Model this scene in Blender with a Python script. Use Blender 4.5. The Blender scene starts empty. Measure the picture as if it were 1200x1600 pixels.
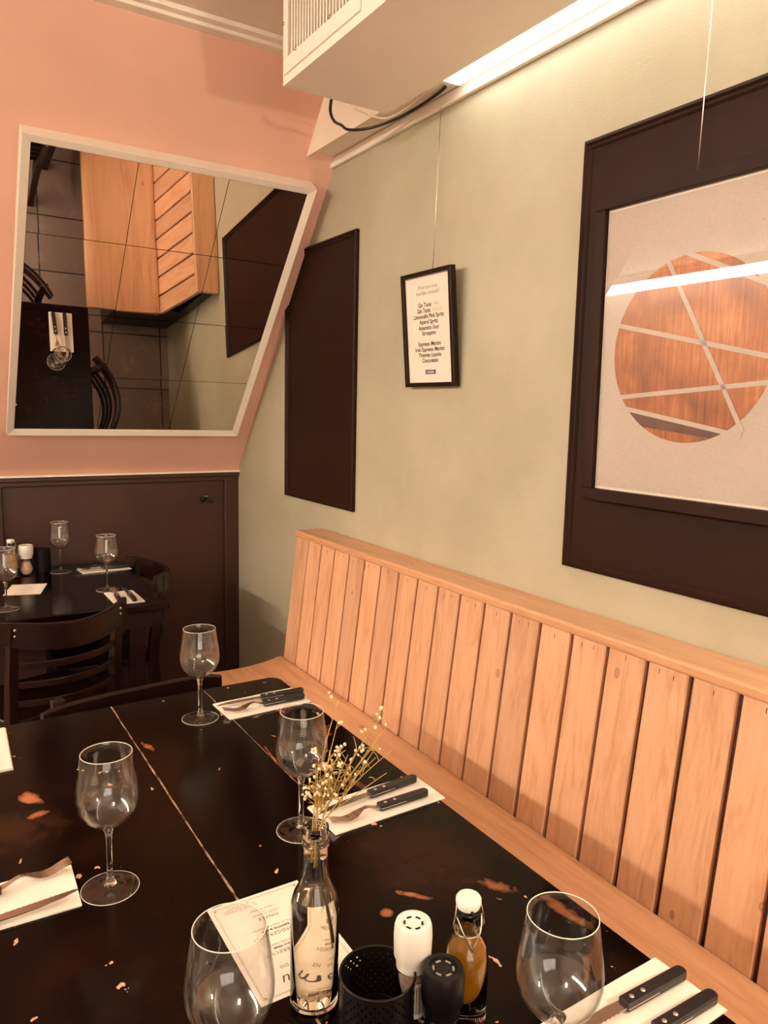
import bpy, bmesh, math, random
from mathutils import Vector, Matrix
random.seed(7)
PI = math.pi
S = bpy.context.scene
COL = S.collection

# ------------------------------------------------------------------ camera
cam = bpy.data.cameras.new('camera'); camo = bpy.data.objects.new('camera', cam); COL.objects.link(camo)
def _n(v): return Vector(v).normalized()
FPX = 1174.948
dX = _n((2487-600, 679-800, FPX)); dY = _n((-143-600, 622-800, FPX)); dZ = dX.cross(dY)
if dZ.y > 0: dZ = -dZ
# columns of the camera matrix in the world: right, up, back
right = Vector((dX.x, dY.x, dZ.x)); down = Vector((dX.y, dY.y, dZ.y)); fwd = Vector((dX.z, dY.z, dZ.z))
CM = Matrix((right, -down, -fwd)).transposed().to_4x4(); CM.translation = Vector((0, 0, 1.47))
camo.matrix_world = CM
cam.sensor_fit = 'AUTO'; cam.sensor_width = 36; cam.lens = FPX*36/1600; cam.clip_start = 0.02
S.camera = camo

# ------------------------------------------------------------------ light and exposure
W = bpy.data.worlds.new('world'); S.world = W; W.use_nodes = True
W.node_tree.nodes['Background'].inputs[0].default_value = (1, .78, .55, 1)
W.node_tree.nodes['Background'].inputs[1].default_value = 0.3
S.view_settings.view_transform = 'Standard'; S.view_settings.look = 'None'
S.view_settings.exposure = -0.22; S.view_settings.gamma = 1; S.view_settings.use_curve_mapping = False
STRIP_NEAR = 6.8        # fluorescent strip over the bench
STRIP_FAR = 125.0        # fluorescent strip on the opposite wall
def lamp(name, kind, loc, energy, color, size=.1, size_y=None, rot=None):
    l = bpy.data.lights.new(name, kind); l.energy = energy; l.color = color
    if kind == 'AREA':
        l.shape = 'RECTANGLE'; l.size = size; l.size_y = size_y or size
    else: l.shadow_soft_size = size
    o = bpy.data.objects.new(name, l); COL.objects.link(o); o.location = loc
    if rot: o.rotation_euler = rot
    return o
lamp('rear_wall_lamp', 'POINT', (1.20, -.45, 1.72), 66, (1, .84, .66), .045)
lamp('rear_fill_light', 'AREA', (-.6, -2.7, 1.6), 45, (1, .88, .76), 2.2, 1.6, (PI/2, 0, 0))  # soft fill added behind the camera, sized like a window
lamp('ac_fill_light', 'POINT', (-.65, .3, 2.3), 24, (1, .87, .73), .10)  # unseen fill added to brighten the left side of the air conditioner

# ------------------------------------------------------------------ material helpers
def new_mat(name):
    m = bpy.data.materials.new(name); m.use_nodes = True
    nt = m.node_tree; b = nt.nodes['Principled BSDF']
    return m, nt, b
def N(nt, typ, **kw):
    n = nt.nodes.new(typ)
    for k, v in kw.items():
        if k.startswith('i_'):
            key = k[2:]
            key = int(key) if key.isdigit() else key.replace('_', ' ')
            n.inputs[key].default_value = v
        else: setattr(n, k, v)
    return n
def L(nt, a, b): nt.links.new(a, b)
def c4(c): return (c[0], c[1], c[2], 1)
def coords(nt, scale=(1, 1, 1)):
    t = N(nt, 'ShaderNodeTexCoord'); m = N(nt, 'ShaderNodeMapping'); m.inputs['Scale'].default_value = scale
    L(nt, t.outputs['Object'], m.inputs['Vector']); return m.outputs['Vector']
def ramp(nt, fac, stops):
    r = N(nt, 'ShaderNodeValToRGB'); e = r.color_ramp.elements
    while len(e) < len(stops): e.new(.5)
    for i, (p, c) in enumerate(stops): e[i].position = p; e[i].color = c4(c)
    L(nt, fac, r.inputs['Fac']); return r.outputs['Color']
def math_(nt, op, a, b=None, clamp=False):
    n = N(nt, 'ShaderNodeMath', operation=op); n.use_clamp = clamp
    for i, v in enumerate((a, b)):
        if v is None: continue
        if isinstance(v, (int, float)): n.inputs[i].default_value = v
        else: L(nt, v, n.inputs[i])
    return n.outputs[0]
def mixc(nt, fac, a, b):
    n = N(nt, 'ShaderNodeMix', data_type='RGBA')
    for k, v in ((0, fac), (6, a), (7, b)):
        if isinstance(v, tuple): n.inputs[k].default_value = c4(v)
        elif isinstance(v, (int, float)): n.inputs[k].default_value = v
        else: L(nt, v, n.inputs[k])
    return n.outputs[2]
def noise(nt, vec, scale, detail=4, rough=.55, dist=0):
    n = N(nt, 'ShaderNodeTexNoise'); n.inputs['Scale'].default_value = scale; n.inputs['Detail'].default_value = detail
    n.inputs['Roughness'].default_value = rough; n.inputs['Distortion'].default_value = dist
    L(nt, vec, n.inputs['Vector']); return n.outputs['Fac']
def bump(nt, b, h, strength=.2, dist=.01):
    n = N(nt, 'ShaderNodeBump'); n.inputs['Strength'].default_value = strength; n.inputs['Distance'].default_value = dist
    L(nt, h, n.inputs['Height']); L(nt, n.outputs['Normal'], b.inputs['Normal'])
def paint(name, col, rough=.6, var=.06, scale=6, bstr=.1, bscale=60, spec=.5):
    m, nt, b = new_mat(name); v = coords(nt)
    f = noise(nt, v, scale, 3)
    lo = tuple(x*(1-var) for x in col); hi = tuple(min(1, x*(1+var)) for x in col)
    L(nt, ramp(nt, f, [(.3, lo), (.7, hi)]), b.inputs['Base Color'])
    b.inputs['Roughness'].default_value = rough; b.inputs['Specular IOR Level'].default_value = spec
    if bstr: bump(nt, b, noise(nt, v, bscale, 4), bstr, .004)
    return m
def metal(name, col, rough):
    m, nt, b = new_mat(name); b.inputs['Metallic'].default_value = 1; b.inputs['Roughness'].default_value = rough
    v = coords(nt, (1, 1, 1)); L(nt, ramp(nt, noise(nt, v, 40, 2), [(.3, tuple(x*.9 for x in col)), (.7, col)]), b.inputs['Base Color'])
    return m
def glassy(name, col=(1, 1, 1), ior=1.47, rough=0):
    m = bpy.data.materials.new(name); m.use_nodes = True; nt = m.node_tree; nt.nodes.clear()
    o = N(nt, 'ShaderNodeOutputMaterial'); g = N(nt, 'ShaderNodeBsdfGlass')
    g.inputs['Color'].default_value = c4(col); g.inputs['IOR'].default_value = ior; g.inputs['Roughness'].default_value = rough
    L(nt, g.outputs[0], o.inputs['Surface']); return m
def sheet_glass(name, ior=1.5):
    m = bpy.data.materials.new(name); m.use_nodes = True; nt = m.node_tree; nt.nodes.clear()
    o = N(nt, 'ShaderNodeOutputMaterial'); t = N(nt, 'ShaderNodeBsdfTransparent'); g = N(nt, 'ShaderNodeBsdfGlossy')
    g.inputs['Roughness'].default_value = .0; ge = N(nt, 'ShaderNodeNewGeometry'); dt = N(nt, 'ShaderNodeVectorMath', operation='DOT_PRODUCT')
    L(nt, ge.outputs['Normal'], dt.inputs[0]); L(nt, ge.outputs['Incoming'], dt.inputs[1])
    r0 = ((ior-1)/(ior+1))**2; om = math_(nt, 'SUBTRACT', 1.0, math_(nt, 'ABSOLUTE', dt.outputs['Value']))
    f = math_(nt, 'ADD', r0, math_(nt, 'MULTIPLY', math_(nt, 'POWER', om, 5), 1-r0))
    mx = N(nt, 'ShaderNodeMixShader'); L(nt, f, mx.inputs[0]); L(nt, t.outputs[0], mx.inputs[1]); L(nt, g.outputs[0], mx.inputs[2])
    L(nt, mx.outputs[0], o.inputs['Surface']); return m
def emitter(name, col, strength):
    m = bpy.data.materials.new(name); m.use_nodes = True; nt = m.node_tree; nt.nodes.clear()
    o = N(nt, 'ShaderNodeOutputMaterial'); e = N(nt, 'ShaderNodeEmission')
    e.inputs[0].default_value = c4(col); e.inputs[1].default_value = strength
    L(nt, e.outputs[0], o.inputs['Surface']); return m

# ------------------------------------------------------------------ materials
def wall_green():
    m, nt, b = new_mat('olive_plaster'); v = coords(nt)
    f = noise(nt, v, 2.2, 5, .6)
    L(nt, ramp(nt, f, [(.3, (.39, .345, .235)), (.55, (.45, .405, .285)), (.75, (.50, .455, .335))]), b.inputs['Base Color'])
    b.inputs['Roughness'].default_value = .5
    # broad sweeping brush strokes
    w = N(nt, 'ShaderNodeTexWave', wave_type='RINGS', rings_direction='X'); w.inputs['Scale'].default_value = 26
    w.inputs['Distortion'].default_value = 14; w.inputs['Detail'].default_value = 6; w.inputs['Detail Scale'].default_value = 3.5
    mp = N(nt, 'ShaderNodeMapping'); t = N(nt, 'ShaderNodeTexCoord'); mp.inputs['Location'].default_value = (0, -1.35, -1.75)
    L(nt, t.outputs['Object'], mp.inputs['Vector']); L(nt, mp.outputs[0], w.inputs['Vector'])
    n2 = noise(nt, v, 45, 5, .7); n3 = noise(nt, v, 5, 3)
    h = math_(nt, 'ADD', math_(nt, 'MULTIPLY', w.outputs['Fac'], math_(nt, 'MULTIPLY', n3, .8)), math_(nt, 'MULTIPLY', n2, .7))
    bump(nt, b, h, .26, .0025); return m
M = {}
M['green'] = wall_green()
M['pink'] = paint('terracotta_pink_paint', (.77, .45, .335), .55, .05, 3, .08, 40)
M['ceiling'] = paint('ceiling_paint', (.80, .68, .56), .8, .04, 3, .1, 50)
M['cream'] = paint('cream_gloss_paint', (.88, .79, .67), .4, .03, 8, .05, 40)
M['beam'] = paint('cream_board_paint', (.86, .74, .60), .45, .03, 5, .04, 40)
M['ac'] = paint('ivory_enamel', (.90, .80, .68), .4, .02, 5, .02, 40)
M['dark'] = paint('dark_brown_paint', (.052, .022, .0145), .34, .15, 5, .12, 50, .3)
M['panel'] = paint('dark_chocolate_paint', (.020, .0066, .0036), .5, .15, 4, .2, 35, .12)
M['chair'] = paint('dark_stained_beech', (.011, .0030, .0015), .3, .25, 14, .04, 60, .22)
M['black'] = paint('black_plastic', (.006, .004, .004), .4, .1, 20, .02, 80, .3)
M['handle'] = paint('black_handle_plastic', (.014, .010, .010), .3, .1, 20, .0, 80)
M['blackmetal'] = paint('black_coated_metal', (.008, .005, .0045), .35, .1, 20, 0, 80, .25)
M['white'] = paint('white_plastic', (.85, .78, .68), .4, .02, 20, 0, 80)
M['ceramic'] = paint('white_ceramic', (.86, .80, .72), .25, .02, 20, 0, 80)
M['paper'] = paint('cream_paper', (.84, .74, .62), .75, .02, 12, .05, 200)
M['napkin'] = paint('white_paper_napkin', (.87, .79, .68), .85, .02, 30, .15, 260)
M['ink'] = paint('printing_ink', (.06, .045, .04), .7, .1, 20, 0)
M['greyink'] = paint('grey_printing_ink', (.30, .25, .21), .7, .1, 20, 0)
M['orangeink'] = paint('pale_orange_ink', (.72, .42, .25), .7, .1, 20, 0)
M['blueink'] = paint('navy_ink', (.05, .05, .12), .7, .1, 20, 0)
M['steel'] = metal('stainless_steel', (.62, .52, .45), .22)
M['rivet'] = metal('bright_rivet_metal', (.9, .82, .72), .3)
M['wire'] = metal('nylon_hanging_wire', (.85, .75, .62), .35)
M['glass'] = glassy('clear_drinking_glass', (1, .99, .97), 1.45)
M['bottleglass'] = glassy('clear_bottle_glass', (.99, .98, .96), 1.45)
M['water'] = glassy('water', (1, .98, .94), 1.33)
def oil_mat():
    m = bpy.data.materials.new('golden_oil'); m.use_nodes = True; nt = m.node_tree; nt.nodes.clear()
    o = N(nt, 'ShaderNodeOutputMaterial'); d = N(nt, 'ShaderNodeBsdfTranslucent'); d.inputs[0].default_value = (.90, .52, .012, 1)
    t = N(nt, 'ShaderNodeBsdfRefraction'); t.inputs[0].default_value = (.97, .62, .06, 1); t.inputs['IOR'].default_value = 1.2
    df = N(nt, 'ShaderNodeBsdfDiffuse'); df.inputs[0].default_value = (.74, .42, .010, 1)
    a = N(nt, 'ShaderNodeMixShader'); a.inputs[0].default_value = .5; L(nt, d.outputs[0], a.inputs[1]); L(nt, df.outputs[0], a.inputs[2])
    b = N(nt, 'ShaderNodeMixShader'); b.inputs[0].default_value = .55; L(nt, t.outputs[0], b.inputs[1]); L(nt, a.outputs[0], b.inputs[2])
    L(nt, b.outputs[0], o.inputs['Surface']); return m
M['oil'] = oil_mat()
M['pane'] = sheet_glass('picture_glass', 1.45)
M['rim'] = paint('painted_glass_glint', (.80, .72, .62), .15, .02, 20, 0)  # pale opaque colour paints the glint along the glass edges
M['thinglass'] = sheet_glass('thin_bowl_glass', 1.8)
M['cable'] = paint('black_cable_sheath', (.015, .01, .01), .45, .1, 20, 0)
M['whitecable'] = paint('white_cable_sheath', (.78, .64, .48), .45, .03, 20, 0)
M['strip_near'] = emitter('lit_strip_diffuser', (1, .92, .81), STRIP_NEAR)
M['strip_far'] = emitter('lit_strip_diffuser_far', (1, .885, .74), STRIP_FAR)
m, nt, b = new_mat('mirror_silver'); b.inputs['Metallic'].default_value = 1; b.inputs['Roughness'].default_value = 0.0
b.inputs['Base Color'].default_value = (.86, .80, .74, 1); M['mirror'] = m
M['leaf'] = paint('dried_stem', (.46, .29, .085), .8, .2, 40, 0)
M['stemdark'] = paint('dark_wet_stem', (.07, .035, .015), .6, .2, 40, 0)
M['bud'] = paint('cream_dried_bud', (.80, .68, .42), .8, .1, 60, 0)
M['salt'] = paint('pink_salt_grains', (.75, .52, .42), .7, .2, 220, .3, 300)
M['pepper'] = paint('peppercorns', (.05, .03, .02), .6, .6, 250, .4, 250)

def pine(name, axis, base=(.66, .36, .205), knots=True):
    m, nt, b = new_mat(name)
    st = [14, 14, 14]; st[axis] = 1.1
    v = coords(nt, tuple(st))
    gi = N(nt, 'ShaderNodeNewGeometry')
    off = N(nt, 'ShaderNodeVectorMath', operation='ADD'); L(nt, v, off.inputs[0])
    sc = N(nt, 'ShaderNodeVectorMath', operation='SCALE'); cmb = N(nt, 'ShaderNodeCombineXYZ')
    for i in range(3): L(nt, gi.outputs['Random Per Island'], cmb.inputs[i])
    L(nt, cmb.outputs[0], sc.inputs[0]); sc.inputs['Scale'].default_value = 37; L(nt, sc.outputs[0], off.inputs[1])
    g = noise(nt, off.outputs[0], 1.6, 5, .6, 1.2)
    g2 = noise(nt, off.outputs[0], 9, 3, .6, .3)
    gg = math_(nt, 'ADD', math_(nt, 'MULTIPLY', g, .75), math_(nt, 'MULTIPLY', g2, .25))
    d = tuple(x*k for x, k in zip(base, (.78, .68, .58))); h = tuple(min(1, x*k) for x, k in zip(base, (1.08, 1.12, 1.16)))
    c = ramp(nt, gg, [(.32, d), (.5, base), (.68, h)])
    hv = N(nt, 'ShaderNodeHueSaturation'); L(nt, c, hv.inputs['Color'])
    L(nt, math_(nt, 'ADD', math_(nt, 'MULTIPLY', gi.outputs['Random Per Island'], .22), .88), hv.inputs['Value'])
    c = hv.outputs[0]
    if knots:
        ks = [8.5, 8.5, 8.5]; ks[axis] = 5.0; ks[0 if axis == 2 else 2] = 0
        vk = coords(nt, tuple(ks)); vo = N(nt, 'ShaderNodeTexVoronoi'); vo.inputs['Scale'].default_value = 1.0; L(nt, vk, vo.inputs['Vector'])
        vo.inputs['Randomness'].default_value = 1
        k = ramp(nt, vo.outputs['Distance'], [(0, (1, 1, 1)), (.034, (.35, .35, .35)), (.048, (1, 1, 1)), (.064, (0, 0, 0))])
        c = mixc(nt, math_(nt, 'MULTIPLY', k, .8), c, (.20, .075, .025))
    L(nt, c, b.inputs['Base Color']); b.inputs['Roughness'].default_value = .38
    bump(nt, b, gg, .12, .003)
    return m
M['pine_z'] = pine('waxed_pine_upright', 2)
M['pine_y'] = pine('waxed_pine_lengthwise', 1, (.62, .325, .17))
M['groove'] = paint('dark_stained_groove', (.055, .012, .005), .5, .4, 60, .3, 120)

def slate():
    m, nt, b = new_mat('dark_slate_tiles'); v = coords(nt)
    br = N(nt, 'ShaderNodeTexBrick'); br.offset = 0.0; br.inputs['Scale'].default_value = 1
    br.inputs['Brick Width'].default_value = .33; br.inputs['Row Height'].default_value = .33; br.inputs['Mortar Size'].default_value = .004
    br.inputs['Color1'].default_value = (.30, .21, .17, 1); br.inputs['Color2'].default_value = (.22, .155, .125, 1); br.inputs['Mortar'].default_value = (.02, .012, .01, 1)
    L(nt, v, br.inputs['Vector'])
    n = noise(nt, v, 9, 8, .7, .6)
    cc = mixc(nt, ramp(nt, n, [(.55, (0, 0, 0)), (.75, (.5, .5, .5))]), br.outputs['Color'], (.50, .38, .30))
    L(nt, cc, b.inputs['Base Color']); b.inputs['Roughness'].default_value = .35
    bump(nt, b, n, .3, .006); return m
M['slate'] = slate()

def worn_table(name, patches, chips=True):
    m, nt, b = new_mat(name); v = coords(nt)
    sep = N(nt, 'ShaderNodeSeparateXYZ'); L(nt, v, sep.inputs[0]); x, y = sep.outputs[0], sep.outputs[1]
    big = noise(nt, v, 3.2, 6, .65, .4); fine = noise(nt, v, 26, 6, .7, .5)
    red = ramp(nt, math_(nt, 'ADD', math_(nt, 'MULTIPLY', big, .8), math_(nt, 'MULTIPLY', fine, .2)), [(.50, (0, 0, 0)), (.70, (1, 1, 1))])
    c = mixc(nt, red, (.0036, .0008, .0003), (.015, .0032, .0010))
    wob = math_(nt, 'SUBTRACT', fine, .5)
    if chips:
        # small chips in the varnish
        mp = coords(nt, (30, 19, 30)); wv = N(nt, 'ShaderNodeVectorMath', operation='ADD'); L(nt, mp, wv.inputs[0])
        nn = N(nt, 'ShaderNodeTexNoise'); nn.inputs['Scale'].default_value = 60; L(nt, v, nn.inputs['Vector'])
        sv = N(nt, 'ShaderNodeVectorMath', operation='SCALE'); sv.inputs['Scale'].default_value = .9; L(nt, nn.outputs['Color'], sv.inputs[0]); L(nt, sv.outputs[0], wv.inputs[1])
        vo = N(nt, 'ShaderNodeTexVoronoi'); vo.inputs['Scale'].default_value = 1; L(nt, wv.outputs[0], vo.inputs['Vector'])
        sepc = N(nt, 'ShaderNodeSeparateColor'); L(nt, vo.outputs['Color'], sepc.inputs[0])
        pick = math_(nt, 'GREATER_THAN', sepc.outputs[0], .60)
        rad = math_(nt, 'MULTIPLY', sepc.outputs[1], .17)
        chip = math_(nt, 'MULTIPLY', pick, math_(nt, 'LESS_THAN', vo.outputs['Distance'], rad))
        cw = mixc(nt, sepc.outputs[2], (.42, .13, .05), (.62, .36, .22))
        c = mixc(nt, chip, c, cw)
    tot = None
    for (px, py, rx, ry, rot, s) in patches:
        ca, sa = math.cos(rot), math.sin(rot)
        dx = math_(nt, 'SUBTRACT', x, px); dy = math_(nt, 'SUBTRACT', y, py)
        u = math_(nt, 'DIVIDE', math_(nt, 'ADD', math_(nt, 'MULTIPLY', dx, ca), math_(nt, 'MULTIPLY', dy, sa)), rx)
        w = math_(nt, 'DIVIDE', math_(nt, 'SUBTRACT', math_(nt, 'MULTIPLY', dy, ca), math_(nt, 'MULTIPLY', dx, sa)), ry)
        r = math_(nt, 'ADD', math_(nt, 'MULTIPLY', u, u), math_(nt, 'MULTIPLY', w, w))
        k = math_(nt, 'SUBTRACT', 1.0, math_(nt, 'ADD', r, math_(nt, 'MULTIPLY', wob, 4.5)), True)
        k = math_(nt, 'MULTIPLY', k, s)
        tot = k if tot is None else math_(nt, 'MAXIMUM', tot, k)
    if tot is not None: c = mixc(nt, tot, c, (.42, .14, .055))
    L(nt, c, b.inputs['Base Color'])
    rr = N(nt, 'ShaderNodeMapRange'); L(nt, big, rr.inputs['Value']); rr.inputs['To Min'].default_value = .10; rr.inputs['To Max'].default_value = .24
    L(nt, rr.outputs[0], b.inputs['Roughness'])
    b.inputs['Specular IOR Level'].default_value = .11
    bump(nt, b, fine, .05, .002)
    return m

# ------------------------------------------------------------------ mesh helpers
def BM(): return bmesh.new()
def box(bm, lo, hi, mtx=None):
    vs = []
    for z in (lo[2], hi[2]):
        for x, y in ((lo[0], lo[1]), (hi[0], lo[1]), (hi[0], hi[1]), (lo[0], hi[1])):
            p = Vector((x, y, z)); vs.append(bm.verts.new(mtx @ p if mtx else p))
    for f in ((3, 2, 1, 0), (4, 5, 6, 7), (0, 1, 5, 4), (1, 2, 6, 5), (2, 3, 7, 6), (3, 0, 4, 7)): bm.faces.new([vs[i] for i in f])
    return vs
def lathe(bm, prof, seg=48, center=(0, 0, 0), closed=False):
    """prof = (radius, z) list; radius 0 caps to a point. closed joins last ring to the first."""
    cx, cy, cz = center; rings = []
    for r, z in prof:
        if r < 1e-6: rings.append([bm.verts.new((cx, cy, cz+z))])
        else: rings.append([bm.verts.new((cx+r*math.cos(2*PI*i/seg), cy+r*math.sin(2*PI*i/seg), cz+z)) for i in range(seg)])
    pairs = list(zip(rings[:-1], rings[1:]))
    if closed: pairs.append((rings[-1], rings[0]))
    for a, b in pairs:
        for i in range(seg):
            j = (i+1) % seg
            if len(a) == 1 and len(b) == 1: continue
            if len(a) == 1: bm.faces.new((a[0], b[j], b[i]))
            elif len(b) == 1: bm.faces.new((a[i], a[j], b[0]))
            else: bm.faces.new((a[i], a[j], b[j], b[i]))
def tube(bm, pts, r, seg=8, cap=True):
    pts = [Vector(p) for p in pts]; n = len(pts)
    rs = r if isinstance(r, (list, tuple)) else [r]*n
    rings = []; up = None
    for i, p in enumerate(pts):
        t = (pts[min(i+1, n-1)]-pts[max(i-1, 0)]).normalized()
        if up is None:
            up = Vector((0, 0, 1)) if abs(t.z) < .9 else Vector((1, 0, 0))
        a = t.cross(up)
        if a.length < 1e-5: a = t.cross(Vector((0, 1, 0)))
        a.normalize(); bb = a.cross(t).normalized(); up = bb
        rings.append([bm.verts.new(p+rs[i]*(a*math.cos(2*PI*k/seg)+bb*math.sin(2*PI*k/seg))) for k in range(seg)])
    for A, B in zip(rings[:-1], rings[1:]):
        for k in range(seg): bm.faces.new((A[k], A[(k+1) % seg], B[(k+1) % seg], B[k]))
    if cap: bm.faces.new(rings[0][::-1]); bm.faces.new(rings[-1])
def sweep_rect(bm, pts, w, h, side=None):
    """rectangular bar along pts; w across (along side), h the other way."""
    pts = [Vector(p) for p in pts]; n = len(pts); rings = []
    ws = w if isinstance(w, (list, tuple)) else [w]*n; hs = h if isinstance(h, (list, tuple)) else [h]*n
    for i, p in enumerate(pts):
        t = (pts[min(i+1, n-1)]-pts[max(i-1, 0)]).normalized()
        s = Vector(side) if side else Vector((0, 0, 1))
        s = (s - t*s.dot(t)).normalized(); u = t.cross(s).normalized()
        a, c = ws[i]/2, hs[i]/2
        rings.append([bm.verts.new(p+s*a*x+u*c*y) for x, y in ((-1, -1), (1, -1), (1, 1), (-1, 1))])
    for A, B in zip(rings[:-1], rings[1:]):
        for k in range(4): bm.faces.new((A[k], A[(k+1) % 4], B[(k+1) % 4], B[k]))
    bm.faces.new(rings[0][::-1]); bm.faces.new(rings[-1])
def prism(bm, poly, z0, z1, mtx=None):
    T = (lambda p: mtx @ Vector(p)) if mtx else Vector
    a = [bm.verts.new(T((x, y, z0))) for x, y in poly]; c = [bm.verts.new(T((x, y, z1))) for x, y in poly]
    n = len(poly); bm.faces.new(a[::-1]); bm.faces.new(c)
    for i in range(n): bm.faces.new((a[i], a[(i+1) % n], c[(i+1) % n], c[i]))
def round_rect(x0, y0, x1, y1, r, seg=6, rs=None):
    rs = rs or (r,)*4; pts = []
    for (cx, cy, a0, q) in ((x1, y1, 0, rs[2]), (x0, y1, 90, rs[3]), (x0, y0, 180, rs[0]), (x1, y0, 270, rs[1])):
        sx = -1 if a0 in (0, 270) else 1; sy = -1 if a0 in (0, 90) else 1
        for k in range(seg+1):
            a = math.radians(a0+90*k/seg); pts.append((cx+sx*q+q*math.cos(a), cy+sy*q+q*math.sin(a)))
    return pts
def sphere(bm, c, r, u=10, v=7, sq=1):
    lathe(bm, [(r*math.sin(PI*k/v) if 0 < k < v else 0, -sq*r*math.cos(PI*k/v)) for k in range(v+1)], u, c)
def obj(name, bm, mat, parent=None, smooth=False, bevel=0, label=None, seg=2):
    bmesh.ops.recalc_face_normals(bm, faces=bm.faces)
    me = bpy.data.meshes.new(name); bm.to_mesh(me); bm.free()
    for mm in (mat if isinstance(mat, list) else [mat]): me.materials.append(mm)
    if smooth:
        for p in me.polygons: p.use_smooth = True
    o = bpy.data.objects.new(name, me); COL.objects.link(o)
    if parent: o.parent = parent
    if bevel:
        md = o.modifiers.new('bevel', 'BEVEL'); md.width = bevel; md.segments = seg; md.limit_method = 'ANGLE'; md.angle_limit = .6
    if smooth == 'auto':
        me.set_sharp_from_angle(angle=.7)
    if label: o['label'] = label
    return o
def tag(o, label, cat, group=None, kind=None):
    if label: o['label'] = label
    if cat: o['category'] = cat
    if group: o['group'] = group
    if kind: o['kind'] = kind
    return o
def struct(name, bm, mat, label=None, **kw):
    o = obj(name, bm, mat, **kw); o['kind'] = 'structure'
    if label: o['label'] = label
    return o
def thing(name, label, cat, loc=(0, 0, 0), rotz=0, group=None, mtx=None):
    o = bpy.data.objects.new(name, None); COL.objects.link(o); o.empty_display_size = .05
    if mtx is not None: o.matrix_world = mtx
    else: o.location = loc; o.rotation_euler = (0, 0, rotz)
    tag(o, label, cat, group); return o
def copy_tree(src, label=None, loc=None, rotz=None, group=None):
    r = src.copy(); COL.objects.link(r)
    if loc is not None: r.location = loc
    if rotz is not None: r.rotation_euler = (0, 0, rotz)
    if label: r['label'] = label
    if group: r['group'] = group
    for ch in src.children:
        c = ch.copy(); COL.objects.link(c); c.parent = r
        for g in ch.children:
            d = g.copy(); COL.objects.link(d); d.parent = c
    return r
def text_into(bm, body, size, mtx, align='CENTER', fat=0.0, shear=0.0, space=1.0):
    """lettering as mesh; mtx maps text plane (x right, y up) to the target."""
    cu = bpy.data.curves.new('lettering', 'FONT'); cu.body = body; cu.size = size; cu.align_x = align; cu.align_y = 'CENTER'
    cu.offset = fat; cu.shear = shear; cu.space_character = space; cu.resolution_u = 3; cu.extrude = 0.0
    o = bpy.data.objects.new('lettering', cu); COL.objects.link(o)
    bpy.context.view_layer.update()
    me = bpy.data.meshes.new_from_object(o.evaluated_get(bpy.context.evaluated_depsgraph_get()))
    me.transform(mtx); bm.from_mesh(me)
    bpy.data.objects.remove(o); bpy.data.curves.remove(cu); bpy.data.meshes.remove(me)

# ------------------------------------------------------------------ the room
WX = 1.3677; BY = 3.5502; CZ = 2.6059; LX = -3.0
bm = BM(); box(bm, (LX-.1, -3, -.1), (WX+.1, 5.6, 0)); struct('floor', bm, M['slate'])
bm = BM(); box(bm, (LX-.1, -3, CZ), (WX+.1, 5.6, CZ+.1)); struct('ceiling', bm, M['ceiling'])
bm = BM(); box(bm, (WX, -3, 0), (WX+.1, BY+.1, CZ)); struct('wall_right', bm, M['green'], 'olive green brushed plaster wall beside the bench')
bm = BM(); box(bm, (LX-.1, -3, 0), (LX, 5.6, CZ)); struct('wall_left', bm, M['cream'])
bm = BM(); box(bm, (LX, 5.5, 0), (-.45, 5.6, CZ)); struct('wall_far', bm, M['green'])
bm = BM(); box(bm, (LX-.1, -3.1, 0), (WX+.1, -3, CZ)); struct('wall_rear', bm, M['cream'])
# back wall: dark wainscot with raised stiles and rail
bm = BM(); box(bm, (-.45, BY, 0), (WX, BY+.1, 1.148)); struct('wall_back', bm, M['dark'], 'dark brown wainscot under the pink slope')
bm = BM()
box(bm, (1.2949, BY-.016, 0), (WX, BY, 1.1111)); box(bm, (0.2473, BY-.016, 0), (0.3152, BY, 1.1111)); box(bm, (-.45, BY-.016, 1.1014), (WX, BY, 1.1286))
box(bm, (-.45, BY-.03, 1.1227), (WX, BY, 1.1441))
struct('trim_1', bm, M['dark'], 'dark stiles and rail of the wainscot', bevel=.006)
bm = BM(); box(bm, (-.45, BY-.034, 1.1441), (WX, BY+.02, 1.1528)); struct('trim_2', bm, M['cream'], 'thin cream strip along the top of the wainscot')
# sloping pink soffit
A0 = Vector((0, 3.5492, 1.147)); SV = Vector((0, -.635, .773)).normalized(); NV = Vector((1, 0, 0)).cross(SV)
SM = Matrix((Vector((1, 0, 0)), SV, NV)).transposed().to_4x4(); SM.translation = A0   # x along wall, y up the slope, z into the room
TT = (CZ-A0.z)/SV.z
bm = BM(); box(bm, (-.45, -.0, -.08), (WX, TT+.12, 0), SM); struct('wall_slope', bm, M['pink'], 'terracotta pink sloping underside of a stair')
bm = BM(); box(bm, (-.45, BY+.1, 0), (-.40, 5.5, CZ)); struct('wall_stair', bm, M['pink'])
y0 = A0.y+SV.y*TT
bm = BM(); box(bm, (-.45, y0-.05, CZ-.016), (1.2513, y0+.04, CZ)); box(bm, (-.45, y0-.02, CZ-.026), (1.2513, y0+.04, CZ-.012)); struct('trim_3', bm, M['cream'], 'cream moulding where pink slope meets ceiling', bevel=.004)
# cream rail on the green wall
bm = BM(); box(bm, (WX-.016, -2.9, 2.3352), (WX, 2.5753, 2.3672)); struct('trim_4', bm, M['cream'], 'cream rail along the top of the green wall', bevel=.004)
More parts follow.
